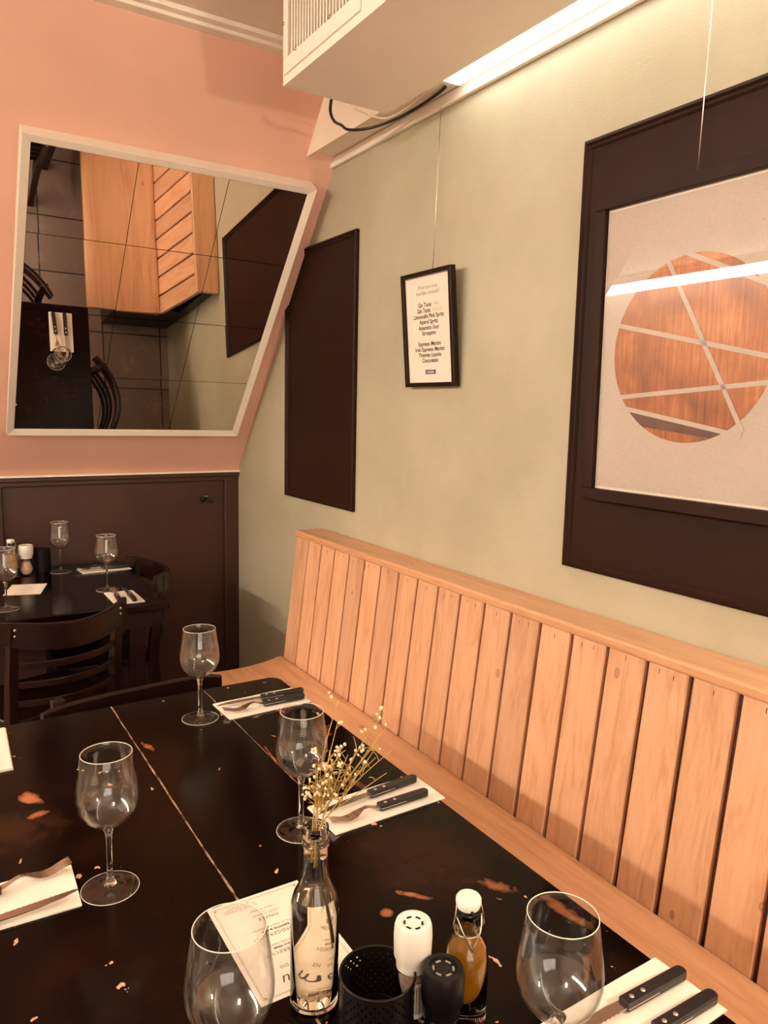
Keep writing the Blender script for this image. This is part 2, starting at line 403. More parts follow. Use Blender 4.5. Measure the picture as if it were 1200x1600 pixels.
# boxed beam above it
bm = BM()
yb = A0.y+SV.y*((2.3537-A0.z)/SV.z); yt = A0.y+SV.y*TT
prof = [(-2.9, 2.3537), (yb+.03, 2.3537), (yt+.03, CZ), (-2.9, CZ)]
va = [bm.verts.new((1.2513, y, z)) for y, z in prof]; vb = [bm.verts.new((1.2629, y, z)) for y, z in prof]
bm.faces.new(va); bm.faces.new(vb[::-1])
for i in range(4): bm.faces.new((va[i], va[(i+1) % 4], vb[(i+1) % 4], vb[i]))
box(bm, (1.2629, -2.9, 2.3692), (WX, yb-.01, 2.3818))
struct('trim_5', bm, M['beam'], 'cream boxed-in beam above the green wall')

# ------------------------------------------------------------------ strip lights
t = thing('strip_light', 'lit fluorescent strip light under the beam along the green wall', 'strip light', (1.2949, .4, 2.3692))
bm = BM(); box(bm, (-.032, -2.9, -.006), (.045, 1.41, 0)); obj('housing', bm, M['cream'], t, bevel=.003)
bm = BM(); box(bm, (-.030, -2.88, -.0135), (.042, 1.38, -.0055)); obj('diffuser', bm, M['strip_near'], t, bevel=.003, label='glowing white diffuser')
t = thing('strip_light', 'lit fluorescent strip light high on the left wall, outside the frame', 'strip light', (LX+.13, 2.6, CZ-.07))
bm = BM(); box(bm, (-.05, -2.3, .0), (.03, 2.7, .05)); obj('housing', bm, M['cream'], t, bevel=.003)
bm = BM(); box(bm, (-.035, -2.25, -.075), (.02, 2.65, .001)); obj('diffuser', bm, M['strip_far'], t, bevel=.006, label='glowing white diffuser')

# ------------------------------------------------------------------ air conditioner
t = thing('air_conditioner', 'cream boxed air conditioner with slatted grille below the ceiling', 'air conditioner', (0.9147, 2.0176, 2.3362))
bm = BM()
GY0, GY1, GZ0, GZ1 = -.393, -.029, .050, .230     # grille opening (local y, z)
# hollow casing: the left side has an opening for the grille
box(bm, (0, -2.6, 0), (.336, 0, .012)); box(bm, (.32, -2.6, .012), (.336, 0, .243)); box(bm, (0, -.012, .012), (.32, 0, .243)); box(bm, (0, -2.6, .012), (.32, -2.588, .243))
box(bm, (0, -2.588, .012), (.012, GY0, .243)); box(bm, (0, GY1, .012), (.012, -.012, .243)); box(bm, (0, GY0, .012), (.012, GY1, GZ0)); box(bm, (0, GY0, GZ1), (.012, GY1, .243))
obj('casing', bm, M['ac'], t)
bm = BM()
box(bm, (-.006, GY0-.03, GZ0-.028), (0, GY1+.018, GZ0+.012)); box(bm, (-.006, GY0-.03, GZ0+.012), (0, GY0+.012, GZ1+.005)); box(bm, (-.006, GY1-.008, GZ0+.012), (0, GY1+.018, GZ1+.005))
gf = obj('grille_frame', bm, M['ac'], t, bevel=.002)
bm = BM()
k = 0; y = GY0+.02
while y < GY1-.012:
    mt = Matrix.Translation((.012, y, 0)) @ Matrix.Rotation(math.radians(38), 4, 'Z')
    box(bm, (-.014, -.0015, GZ0+.005), (.014, .0015, GZ1), mt); y += .0165
obj('grille_slats', bm, M['ac'], t)
for (y, z) in ((-.092, .061), (-.281, .064), (-.0175, .150)):
    bm = BM(); mt = Matrix.Translation((-.006, y, z)) @ Matrix.Rotation(-PI/2, 4, 'Y')
    lathe(bm, [(0, 0), (.005, 0), (.005, .002), (.0025, .003), (0, .002)], 12); bm.transform(mt); obj('screw', bm, M['steel'], gf, True)

# cables by the beam
bm = BM(); pts = [(1.0718, 2.0322, 2.3449), (1.0864, 2.0661, 2.3236), (1.1252, 2.1146, 2.3188), (1.1785, 2.1679, 2.3333), (1.2241, 2.2, 2.3382), (1.2707, 2.1534, 2.3391), (1.3046, 2.0661, 2.3449), (1.3211, 1.9691, 2.3527), (1.325, 1.8721, 2.3605), (1.3211, 1.8236, 2.3643)]
def smooth_pts(p, n=6):
    p = [Vector(q) for q in p]; out = []
    for i in range(len(p)-1):
        a, b_, c, d = p[max(i-1, 0)], p[i], p[i+1], p[min(i+2, len(p)-1)]
        for k in range(n):
            s = k/n; out.append(.5*((2*b_)+(c-a)*s+(2*a-5*b_+4*c-d)*s*s+(3*b_-a-3*c+d)*s**3))
    out.append(p[-1]); return out
tube(bm, smooth_pts(pts), .0045, 8); tag(obj('cable', bm, M['cable'], smooth=True), 'black cable drooping from the air conditioner to the strip light', 'cable')
bm = BM(); pts = [(1.1446, 2.0234, 2.3314), (1.2028, 2.0312, 2.3255), (1.2494, 2.0225, 2.3255), (1.2726, 1.9691, 2.3352), (1.2746, 1.8915, 2.3469), (1.2726, 1.8236, 2.3605)]
tube(bm, smooth_pts(pts), .003, 8); tag(obj('cable', bm, M['whitecable'], smooth=True), 'thin white cable under the far edge of the air conditioner', 'cable')

# ------------------------------------------------------------------ mirror on the slope
t = thing('mirror', 'tiled mirror in a cream frame on the sloping pink wall', 'mirror', mtx=SM)
x0, x1, t0, t1 = 0.325, 1.2969, 0.2541, 1.4792; w = .027
TX, TY = math.tan(math.radians(1.70)), math.tan(math.radians(-.38))   # the mirror is wedged out a little at its top
def MH(x, y): return .010+(y-t0)*TX-(x-x0)*TY
bm = BM()
for quad in (((x0, t0), (x1, t0), (x1-w, t0+w), (x0+w, t0+w)), ((x1, t0), (x1, t1), (x1-w, t1-w), (x1-w, t0+w)), ((x1, t1), (x0, t1), (x0+w, t1-w), (x1-w, t1-w)), ((x0, t1), (x0, t0), (x0+w, t0+w), (x0+w, t1-w))):
    o0 = [bm.verts.new((*q, .0005)) for q in quad]
    o1 = [bm.verts.new((q[0], q[1], MH(*q)+(.012 if n_ < 2 else .004))) for n_, q in enumerate(quad)]
    bm.faces.new(o0[::-1]); bm.faces.new(o1)
    for i in range(4): bm.faces.new((o0[i], o0[(i+1) % 4], o1[(i+1) % 4], o1[i]))
obj('frame', bm, M['cream'], t, bevel=.0012)
bm = BM(); vs = box(bm, (x0+w-.004, t0+w-.004, .0006), (x1-w+.004, t1-w+.004, .003))
for v in vs[4:]: v.co.z = MH(v.co.x, v.co.y)-.003
obj('backing', bm, M['black'], t)
rt = random.Random(5)
xs = [x0+w, 0.6693, 0.9739, x1-w]; ts = [t0+w, 0.5626, 0.8546, 1.1543, t1-w]
for i in range(3):
    for j in range(4):
        bm = BM(); g = .0011
        cx, cy = (xs[i]+xs[i+1])/2, (ts[j]+ts[j+1])/2; hx, hy = (xs[i+1]-xs[i])/2-g, (ts[j+1]-ts[j])/2-g
        box(bm, (-hx, -hy, -.0015), (hx, hy, .0015))
        o = obj('mirror_tile', bm, M['mirror'], t); o.location = (cx, cy, MH(cx, cy))
        o.rotation_euler = (math.radians(1.70+rt.uniform(-.09, .09)), math.radians(-.38+rt.uniform(-.09, .09)), 0)

# ------------------------------------------------------------------ dark panels on the green wall
def wall_panel(ya, yb_, za, zb, label):
    t = thing('wall_panel', label, 'panel', (WX, (ya+yb_)/2, za)); hw = (yb_-ya)/2; h = zb-za
    bm = BM(); box(bm, (-.006, -hw+.01, .01), (-.0005, hw-.01, h-.01)); obj('board', bm, M['panel'], t)
    bm = BM()
    for (pa, pb) in (((-hw, 0), (hw, 0)), ((hw, 0), (hw, h)), ((hw, h), (-hw, h)), ((-hw, h), (-hw, 0))):
        d = Vector((pb[0]-pa[0], pb[1]-pa[1])).normalized(); n = Vector((-d.y, d.x))
        prof = [(0, .0008), (0, .013), (.007, .016), (.012, .011), (.017, .011), (.022, .007), (.022, .0008)]
        A, B = [], []
        for (u, hgt) in prof:
            a = Vector(pa)+n*u+d*u; c = Vector(pb)+n*u-d*u
            A.append(bm.verts.new((-hgt, a.x, a.y))); B.append(bm.verts.new((-hgt, c.x, c.y)))
        for i in range(len(prof)-1): bm.faces.new((A[i], A[i+1], B[i+1], B[i]))
        bm.faces.new((A[-1], A[0], B[0], B[-1]))
    obj('moulding', bm, M['panel'], t); return t
wall_panel(2.3716, 2.9634, 1.0917, 2.0889, 'narrow-looking dark brown wall panel in the far corner behind the slope')
wall_panel(0.679, 1.3173, 1.0946, 2.0889, 'large dark brown wall panel behind the copper circle picture')

# ------------------------------------------------------------------ framed picture
PT = thing('framed_picture', 'framed picture of a copper circle crossed by pale lines, hung on the large dark panel', 'picture', (1.3483, 0.9942, 1.2702))
hw, hh = .249, .671
fw = .027
bm = BM(); box(bm, (-.014, -hw, 0), (.008, hw, fw)); box(bm, (-.014, -hw, hh-fw), (.008, hw, hh)); box(bm, (-.014, -hw, fw), (.008, -hw+fw, hh-fw)); box(bm, (-.014, hw-fw, fw), (.008, hw, hh-fw))
obj('frame', bm, M['panel'], PT, bevel=.002)
bm = BM(); box(bm, (0.001, -hw+fw-.002, fw-.002), (.006, hw-fw+.002, hh-fw+.002)); obj('mount', bm, M['paper'], PT, label='cream mount edge')
def linen():
    m, nt, b = new_mat('linen_print'); v = coords(nt, (1, 1, 1))
    f = noise(nt, coords(nt, (1, 60, 500)), 1, 3); g = noise(nt, coords(nt, (1, 500, 60)), 1, 3); s = noise(nt, v, 3, 3)
    a = math_(nt, 'ADD', math_(nt, 'MULTIPLY', math_(nt, 'ADD', f, g), .35), math_(nt, 'MULTIPLY', s, .3))
    c = ramp(nt, a, [(.3, (.44, .36, .30)), (.7, (.62, .52, .445))])
    sp = noise(nt, v, 120, 1); c = mixc(nt, ramp(nt, sp, [(.76, (0, 0, 0)), (.80, (.7, .7, .7))]), c, (.25, .16, .10))
    L(nt, c, b.inputs['Base Color']); b.inputs['Roughness'].default_value = .8; return m
def copper():
    m, nt, b = new_mat('brushed_copper_print'); v = coords(nt)
    f = noise(nt, coords(nt, (1, 160, 7)), 1, 5, .7); g = noise(nt, v, 6, 4, .6, .5); s = noise(nt, coords(nt, (1, 90, 14)), 1.6, 6, .75)
    a = math_(nt, 'ADD', math_(nt, 'MULTIPLY', f, .45), math_(nt, 'MULTIPLY', g, .55))
    c = ramp(nt, a, [(.32, (.10, .020, .005)), (.5, (.33, .098, .024)), (.66, (.60, .25, .09))])
    c = mixc(nt, ramp(nt, s, [(.66, (0, 0, 0)), (.74, (.8, .8, .8))]), c, (.85, .55, .33))
    L(nt, c, b.inputs['Base Color']); b.inputs['Roughness'].default_value = .45; b.inputs['Metallic'].default_value = .25; return m
m_linen, m_copper = linen(), copper()
bm = BM(); box(bm, (-.001, -hw+fw+.005, fw+.006), (.001, hw-fw-.005, hh-fw-.006)); pr = obj('print', bm, m_linen, PT, label='pale linen-coloured print')
cyz = (-.005, .331); rad = .188
bm = BM(); box_pts = [(cyz[0]+rad*math.cos(2*PI*i/96), cyz[1]+rad*math.sin(2*PI*i/96)) for i in range(96)]
mt = Matrix(((0, 0, -1, 0), (1, 0, 0, 0), (0, 1, 0, 0), (0, 0, 0, 1)))
prism(bm, box_pts, .001, .0016, mt); obj('copper_circle', bm, m_copper, pr, label='brushed copper circle')
def ring_dark():
    m, nt, b = new_mat('dark_copper_band'); v = coords(nt, (1, 40, 4))
    L(nt, ramp(nt, noise(nt, v, 2, 4), [(.3, (.05, .012, .006)), (.7, (.13, .035, .015))]), b.inputs['Base Color']); b.inputs['Roughness'].default_value = .4; return m
bm = BM()   # darker lowest segment of the circle
seg = [p for p in [(cyz[0]+(rad-.0005)*math.cos(a), cyz[1]+(rad-.0005)*math.sin(a)) for a in [math.radians(237+i*2) for i in range(42)]]]
prism(bm, seg, .0016, .0019, mt); obj('dark_segment', bm, ring_dark(), pr, label='dark brown lowest band of the circle')
bm = BM(); seg = [(cyz[0]+(rad-.0005)*math.cos(a), cyz[1]+(rad-.0005)*math.sin(a)) for a in [math.radians(250+i*2) for i in range(27)]]
prism(bm, seg, .0019, .0022, mt); obj('copper_segment', bm, m_copper, pr, label='bright copper sliver along the foot of the circle')
bm = BM()
OX, OZ = 0.9942, 1.2702
for (a, c) in (((1.0524, 1.7872), (0.8575, 1.4409)), ((1.195, 1.6679), (0.7905, 1.5738)), ((1.1785, 1.5039), (0.7905, 1.534)), ((1.1543, 1.4836), (0.8584, 1.4322)), ((1.0282, 1.8017), (0.8051, 1.6999))):
    pa, pb = Vector((a[0]-OX, a[1]-OZ)), Vector((c[0]-OX, c[1]-OZ)); d = (pb-pa).normalized(); n = Vector((-d.y, d.x))*.0048
    prism(bm, [tuple(pa-n), tuple(pb-n), tuple(pb+n), tuple(pa+n)], .0022, .0026, mt)
obj('pale_lines', bm, m_linen, pr)
bm = BM(); box(bm, (-.0062, -hw+fw-.002, fw-.002), (-.0058, hw-fw+.002, hh-fw+.002)); obj('glazing', bm, M['pane'], PT)
PT.matrix_world = Matrix.Translation((1.3444, 0.9942, 1.2702)) @ Matrix.Rotation(math.radians(-.6), 4, 'Y')
bm = BM(); tube(bm, [(1.3425, 1.0001, 1.9405), (1.3522, 1.0001, 2.3382)], .0012, 6); tag(obj('hanging_wire', bm, M['wire'], smooth=True), 'thin wire holding the copper circle picture', 'wire')

# ------------------------------------------------------------------ framed drinks list
CF = thing('framed_drinks_list', 'small dark-framed cocktail list hanging on the green wall', 'sign', mtx=Matrix.Translation((1.3551, 1.8944, 1.5389)) @ Matrix.Rotation(math.radians(-5.0), 4, 'Y'))
hw, hh, fw = .128, .340, .0130
bm = BM(); box(bm, (-.012, -hw, 0), (.008, hw, fw)); box(bm, (-.012, -hw, hh-fw), (.008, hw, hh)); box(bm, (-.012, -hw, fw), (.008, -hw+fw, hh-fw)); box(bm, (-.012, hw-fw, fw), (.008, hw, hh-fw))
obj('frame', bm, M['chair'], CF, bevel=.001)
bm = BM(); box(bm, (-.002, -hw+fw-.002, fw-.002), (.004, hw-fw+.002, hh-fw+.002)); sh = obj('sheet', bm, M['paper'], CF)
def wall_text(y, z, off=-.0024):   # faces -x: reading direction is -y
    return Matrix(((0, 0, -1, off), (-1, 0, 0, y), (0, 1, 0, z), (0, 0, 0, 1)))
bm = BM()
for z, s in ((0.2939, 'Proef ook onze'), (0.2774, 'heerlijke cocktails!')): text_into(bm, s, .0160, wall_text(0, z), shear=.15)
obj('heading_text', bm, M['greyink'], sh, label='thin grey slanted heading')
bm = BM()
for z, y, s in ((0.2425, .016, 'Gin Tonic'), (0.2260, .022, 'Gin Tonic'), (0.2095, 0, 'Limoncello Pink Spritz'), (0.1930, 0, 'Aperol Spritz'), (0.1756, 0, 'Amaretto Sour'), (0.1600, 0, 'Scroppino'), (0.1280, 0, 'Espresso Martini'), (0.1115, 0, 'Irish Espresso Martini'), (0.0951, 0, 'Tiramisu Liquido'), (0.0786, 0, 'Cioccolatini')):
    text_into(bm, s, .0173, wall_text(y, z), fat=.0004)
obj('list_text', bm, M['ink'], sh, label='bold black drink names')
bm = BM(); text_into(bm, 'Pink', .013, wall_text(-.043, .2425)); text_into(bm, 'Botanical', .013, wall_text(-.045, .226)); obj('variant_text', bm, M['orangeink'], sh, label='pale orange side words')
bm = BM(); box(bm, (-.0028, -.026, .038), (-.002, .026, .0505)); lg = obj('logo_block', bm, M['blueink'], sh, label='navy logo block with white lettering')
bm = BM(); text_into(bm, 'cocktails', .0115, wall_text(0, .0446, -.0032), fat=.0002); obj('logo_text', bm, M['paper'], sh)
bm = BM(); tube(bm, [(1.3396, 1.8857, 1.8755), (1.3522, 1.8857, 2.3382)], .0011, 6); tag(obj('hanging_wire', bm, M['wire'], smooth=True), 'thin wire holding the framed cocktail list', 'wire')

# ------------------------------------------------------------------ coat hook
t = thing('coat_hook', 'small dark double coat hook on the wainscot', 'hook', (1.2057, BY-.0005, 1.018))
bm = BM(); prism(bm, [(-.012, -.012), (.012, -.012), (.016, .004), (.010, .016), (-.010, .016), (-.016, .004)], 0, .004, Matrix.Rotation(PI/2, 4, 'X')); pl = obj('plate', bm, M['blackmetal'], t, bevel=.001)
for s in (-1, 1):
    bm = BM(); tube(bm, smooth_pts([(s*.006, -.004, -.006), (s*.016, -.014, -.016), (s*.028, -.026, -.014), (s*.036, -.03, .002), (s*.038, -.028, .010)], 4), .0042, 8); obj('prong', bm, M['blackmetal'], t, True)
    bm = BM(); lathe(bm, [(0, 0), (.0038, 0), (.0038, .0008), (0, .0018)], 12); bm.transform(Matrix.Translation((s*.006, -.004, .009)) @ Matrix.Rotation(PI/2, 4, 'X')); obj('screw', bm, M['rivet'], t, True)

# ------------------------------------------------------------------ bench
YE = 2.619; YN = -.6
BT = thing('bench', 'long pine bench with plank back along the green wall', 'bench', (WX, YN, 0))
LN = YE-YN; pitch = 0.1035
# seat: scooped profile extruded along y (local x = world x - WX)
bm = BM()
prof = [(0.8245, 0.4496), (0.8196, 0.4631), (0.8235, 0.4777), (0.8361, 0.4864), (0.873, 0.4835), (0.9215, 0.4787), (0.97, 0.4767), (1.0379, 0.4777), (1.1058, 0.4845), (1.1495, 0.4913), (1.1688, 0.4971), (1.1853, 0.4981), (1.195, 0.4922), (1.195, 0.4496)]
A = [bm.verts.new((x-WX, 0, z)) for x, z in prof]; B = [bm.verts.new((x-WX, LN, z)) for x, z in prof]
bm.faces.new(A); bm.faces.new(B[::-1])
for i in range(len(prof)): bm.faces.new((A[i], A[(i+1) % len(prof)], B[(i+1) % len(prof)], B[i]))
obj('seat', bm, M['pine_y'], BT, 'auto')
# plank back
pa, pb = Vector((1.1965-WX, 0, 0.4855)), Vector((1.2532-WX, 0, 0.9724)); up = (pb-pa).normalized(); out = Vector((-up.z, 0, up.x))
PM = Matrix((Vector((0, 1, 0)), up, Vector((0, 1, 0)).cross(up))).transposed().to_4x4(); PM.translation = pa
if PM.col[2].x > 0: sgn = -1
else: sgn = 1
hgt = (pb-pa).length
bm = BM()
edges = [LN]
y = 2.5201-YN
while y > 0: edges.append(y); y -= pitch
edges.append(0)
for a, c in zip(edges[1:], edges[:-1]):
    if c-a < .02: continue
    g = random.uniform(.0042, .0062)
    poly = [(a+g, 0), (c-g if c < LN else c, 0), (c-g if c < LN else c, .016), (c-g-.0025 if c < LN else c, .019), (a+g+.0025, .019), (a+g, .016)]
    # plank as prism running up the back
    va, vb = [], []
    for (yy, d) in poly:
        p0 = PM @ Vector((yy, 0, sgn*(d-.019))); p1 = PM @ Vector((yy, hgt, sgn*(d-.019))); va.append(bm.verts.new(p0)); vb.append(bm.verts.new(p1))
    n = len(poly); bm.faces.new(va); bm.faces.new(vb[::-1])
    for i in range(n): bm.faces.new((va[i], va[(i+1) % n], vb[(i+1) % n], vb[i]))
obj('backrest', bm, M['pine_z'], BT)
bm = BM(); rn = random.Random(11)
for a, c in zip(edges[1:], edges[:-1]):
    for f in (.5,) if rn.random() < .6 else (.35, .68):
        yy = a+(c-a)*f; h0 = hgt-.004-rn.uniform(.003, .012)
        poly = [(yy-.0009, h0-rn.uniform(.010, .018)), (yy+.0009, h0-.008), (yy+.0009, h0), (yy-.0009, h0)]
        va = [bm.verts.new(PM @ Vector((q[0], q[1], sgn*.0001))) for q in poly]; vb = [bm.verts.new(PM @ Vector((q[0], q[1], sgn*-.001))) for q in poly]
        bm.faces.new(va); bm.faces.new(vb[::-1])
        for i in range(4): bm.faces.new((va[i], va[(i+1) % 4], vb[(i+1) % 4], vb[i]))
obj('nail_marks', bm, M['groove'], BT, label='short dark nail splits below the cap')
bm = BM(); p = [PM @ Vector((0, 0, sgn*-.030)), PM @ Vector((LN-.004, 0, sgn*-.030)), PM @ Vector((LN-.004, hgt, sgn*-.030)), PM @ Vector((0, hgt, sgn*-.030))]
q = [PM @ Vector((0, 0, sgn*-.012)), PM @ Vector((LN-.004, 0, sgn*-.012)), PM @ Vector((LN-.004, hgt, sgn*-.012)), PM @ Vector((0, hgt, sgn*-.012))]
a = [bm.verts.new(v) for v in p]; c = [bm.verts.new(v) for v in q]; bm.faces.new(a); bm.faces.new(c[::-1])
for i in range(4): bm.faces.new((a[i], a[(i+1) % 4], c[(i+1) % 4], c[i]))
obj('back_board', bm, M['groove'], BT, label='dark stained board showing between the planks')
bm = BM(); box(bm, (1.2455-WX, 0, 0.9705), (-.002, LN+.004, 0.9947)); obj('top_cap', bm, M['pine_y'], BT, bevel=.006, seg=3)
# base board and end frame
bm = BM(); box(bm, (.985-WX, 0, 0), (1.01-WX, LN-.03, 0.4496)); box(bm, (1.01-WX, LN-.06, 0), (-.002, LN-.03, 0.4496)); box(bm, (-.06, LN-.05, 0.4496), (-.002, LN-.02, 0.9705)); obj('base', bm, M['chair'], BT, bevel=.003)

# ------------------------------------------------------------------ tables
TZ = .75
patches = [(.147, 1.431, .016, .030, .4, 1), (.154, 1.362, .020, .011, .2, .8), (.39, 1.535, .008, .030, .2, .8), (.600, .846, .007, .030, .75, .9), (.545, .833, .010, .009, .4, .7), (.725, .80, .016, .03, .5, .5), (.752, 1.431, .016, .04, -.2, .5), (.696, 1.178, .012, .03, .2, .35), (.772, .70, .012, .05, .1, .5), (.598, 1.36, .003, .05, -.1, .8), (.10, 1.33, .10, .08, 0, .06), (.66, .92, .10, .14, .2, .035)]
m_table = worn_table('worn_dark_tabletop', [(a-.37, b_-.97, c, d, e, f) for a, b_, c, d, e, f in patches])
m_table2 = worn_table('dark_polished_tabletop', [], False)
def edge_wear():
    m, nt, b = new_mat('worn_seam'); v = coords(nt, (60, 25, 60))
    L(nt, ramp(nt, noise(nt, v, 1, 4, .7), [(.42, (.03, .012, .008)), (.5, (.30, .17, .11)), (.7, (.55, .38, .28))]), b.inputs['Base Color']); b.inputs['Roughness'].default_value = .7; return m
m_seam = edge_wear()
def table(loc, sx, sy, top_mat, label, corner=.03, boards=None, seams=(), leg=.06, inset=.05):
    t = thing('dining_table', label, 'table', loc)
    bm = BM()
    if boards:
        for i, (a, c) in enumerate(zip(boards[:-1], boards[1:])):
            rl = corner if i == 0 else .001; rr = corner if i == len(boards)-2 else .001
            prism(bm, round_rect(a+.0006, -sy/2, c-.0006, sy/2, corner, 5, (rl, rr, rr, rl)), TZ-.032, TZ)
    else: prism(bm, round_rect(-sx/2, -sy/2, sx/2, sy/2, corner, 5), TZ-.03, TZ)
    tp = obj('tabletop', bm, top_mat, t, bevel=.004)
    for (x, y0_, y1_, w) in seams:
        bm = BM(); n = 40
        va, vb = [], []
        for k in range(n+1):
            y = y0_+(y1_-y0_)*k/n; ww = w*random.uniform(.35, 1.0); xx = x+random.uniform(-.0006, .0006)
            va.append(bm.verts.new((xx-ww, y, TZ+.0003))); vb.append(bm.verts.new((xx+ww, y, TZ+.0003)))
        for k in range(n): bm.faces.new((va[k], vb[k], vb[k+1], va[k+1]))
        lo = [bm.verts.new((x-w, y0_, TZ-.002)), bm.verts.new((x+w, y0_, TZ-.002)), bm.verts.new((x+w, y1_, TZ-.002)), bm.verts.new((x-w, y1_, TZ-.002))]
        bm.faces.new(lo); obj('seam', bm, m_seam, tp, label='pale worn seam between two boards')
    bm = BM(); ix, iy = sx/2-inset, sy/2-inset
    for (lo, hi) in (((-ix, -iy, .65), (ix, -iy+.02, TZ-.032)), ((-ix, iy-.02, .65), (ix, iy, TZ-.032)), ((-ix, -iy+.02, .65), (-ix+.02, iy-.02, TZ-.032)), ((ix-.02, -iy+.02, .65), (ix, iy-.02, TZ-.032))): box(bm, lo, hi)
    obj('apron', bm, M['chair'], t)
    for x in (-1, 1):
        for y in (-1, 1):
            bm = BM(); cx, cy = x*(ix-.02-leg/2), y*(iy-.02-leg/2)
            vs = box(bm, (cx-leg/2, cy-leg/2, 0), (cx+leg/2, cy+leg/2, TZ-.032))
            for v in vs[:4]: v.co.x = cx+(v.co.x-cx)*.8; v.co.y = cy+(v.co.y-cy)*.8
            obj('leg', bm, M['chair'], t, bevel=.004)
    return t
table((.37, .97, 0), .86, 1.65, m_table, 'worn dark dining table in front beside the bench', boards=[-.43, 0, .43], seams=[(0, -.82, .822, .0022), (.2255, .25, .815, .0012)])
table((.33, 3.112, 0), .885, .845, m_table2, 'smaller smooth dark dining table against the wainscot', corner=.008)

# ------------------------------------------------------------------ chairs (sitter faces +y)
def arc(y_end, bulge, hw, n=14):
    return [(-hw+2*hw*k/n, y_end-bulge*(1-((-1+2*k/n)**2)), 0) for k in range(n+1)]
def make_chair(label, loc, rot, bulge=.105, lift=.026):
    t = thing('dining_chair', label, 'chair', loc, rot, 'dark ladder-back chairs at the tables')
    bm = BM(); prism(bm, round_rect(-.192, -.215, .192, .15, .05, 6, (.07, .07, .04, .04)), .425, .458); obj('seat', bm, M['chair'], t, 'auto', .006)
    for s in (-1, 1):
        bm = BM(); sweep_rect(bm, [(s*.172, .132, 0), (s*.168, .128, .425)], .034, .034, (1, 0, 0)); obj('leg', bm, M['chair'], t, bevel=.003)
        bm = BM(); sweep_rect(bm, [(s*.185, -.275, 0), (s*.182, -.222, .25), (s*.180, -.208, .44), (s*.180, -.222, .60), (s*.180, -.250, .785)], .030, [.04, .04, .042, .036, .026], (1, 0, 0)); po = obj('post', bm, M['chair'], t, bevel=.003)
        for z in (.752, .772):
            bm = BM(); lathe(bm, [(0, 0), (.0045, 0), (.004, .0015), (0, .002)], 10)
            bm.transform(Matrix.Translation((s*.180, -.2605-(z-.752)*.1, z)) @ Matrix.Rotation(PI/2, 4, 'X')); obj('screw', bm, M['rivet'], po, True)
    bm = BM(); n = 20; hw = .225
    pts = [Vector((p[0], p[1], 0)) for p in arc(-.212, bulge, hw, n)]
    ringA = []
    for k, p in enumerate(pts):
        tt = (pts[min(k+1, n)]-pts[max(k-1, 0)]).normalized(); nn = Vector((-tt.y, tt.x, 0)); e = 1-abs(-1+2*k/n)**6*.28
        u_ = -1+2*k/n; zc, hz_ = .738+lift*u_*u_, .042*e
        ringA.append([bm.verts.new(p+nn*a+Vector((0, 0, zc+b_))) for a, b_ in ((.009, -hz_), (.009, hz_-.004), (.005, hz_), (-.005, hz_), (-.009, hz_-.004), (-.009, -hz_))])
    for P, Q in zip(ringA[:-1], ringA[1:]):
        for k in range(6): bm.faces.new((P[k], P[(k+1) % 6], Q[(k+1) % 6], Q[k]))
    bm.faces.new(ringA[0][::-1]); bm.faces.new(ringA[-1]); obj('crest_rail', bm, M['chair'], t, 'auto')
    for z, ye in ((.648, -.228), (.585, -.222), (.522, -.216)):
        bm = BM(); sweep_rect(bm, [(p[0], p[1], z) for p in arc(ye, bulge*.7, .178, 12)], .022, .012, (0, 0, 1)); obj('slat', bm, M['chair'], t, bevel=.002)
    bm = BM(); tube(bm, [(-.172, .13, .20), (.172, .13, .20)], .010, 8); obj('stretcher', bm, M['chair'], t, True)
    for s in (-1, 1):
        bm = BM(); tube(bm, [(s*.176, .13, .16), (s*.183, -.235, .16)], .010, 8); obj('stretcher', bm, M['chair'], t, True)
    return t
ch = make_chair('dark ladder-back chair with its back to the camera at the smaller table', (.322, 2.79, 0), math.radians(19))
copy_tree(ch, 'dark chair at the right end of the smaller table, only its crest rail showing', (.577, 3.165, 0), math.radians(90))
make_chair('dark chair at the far end of the worn table, crest rail just above its edge', (.468, 1.632, 0), math.radians(186), .018, .004).scale = (1, 1, .975)

# ------------------------------------------------------------------ tableware
def make_glass(label, loc, h=.215):
    t = thing('wine_glass', label, 'wine glass', loc, 0, 'empty wine glasses on the two tables'); k = h/.215
    bm = BM(); lathe(bm, [(0, .0006), (.036, .0006), (.0405, .0008), (.0415, .0018), (.0405, .0028), (.030, .0042), (.016, .0072), (.009, .0105), (0, .0105)], 56); obj('foot', bm, M['thinglass'], t, True)
    bm = BM(); lathe(bm, [(0, .009), (.0095, .009), (.0058, .0155), (.0045, .028), (.0040, .055), (.0043, .080), (.0055, .092), (.0095, .1005), (0, .1005)], 24); obj('stem', bm, M['glass'], t, True)
    outer = [(.0, .0990), (.008, .1000), (.018, .1040), (.028, .1110), (.036, .1200), (.0415, .1310), (.0440, .1430), (.0444, .1530), (.0432, .1660), (.0412, .1800), (.0388, .1960), (.0362, .2140)]
    inner = [(.0353, .2146), (.0378, .1960), (.0402, .1800), (.0422, .1660), (.0434, .1530), (.0430, .1430), (.0405, .1315), (.0350, .1212), (.0270, .1128), (.0170, .1062), (.007, .1035), (0, .1030)]
    bm = BM(); lathe(bm, outer+[(.0357, .2151)]+inner, 64); obj('bowl', bm, M['thinglass'], t, True)
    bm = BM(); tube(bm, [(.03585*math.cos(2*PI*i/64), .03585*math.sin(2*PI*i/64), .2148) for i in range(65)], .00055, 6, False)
    tube(bm, [(.0413*math.cos(2*PI*i/64), .0413*math.sin(2*PI*i/64), .0018) for i in range(65)], .0005, 6, False); obj('rim', bm, M['rim'], t, True, label='pale rims of bowl and foot, glint painted on')
    return t
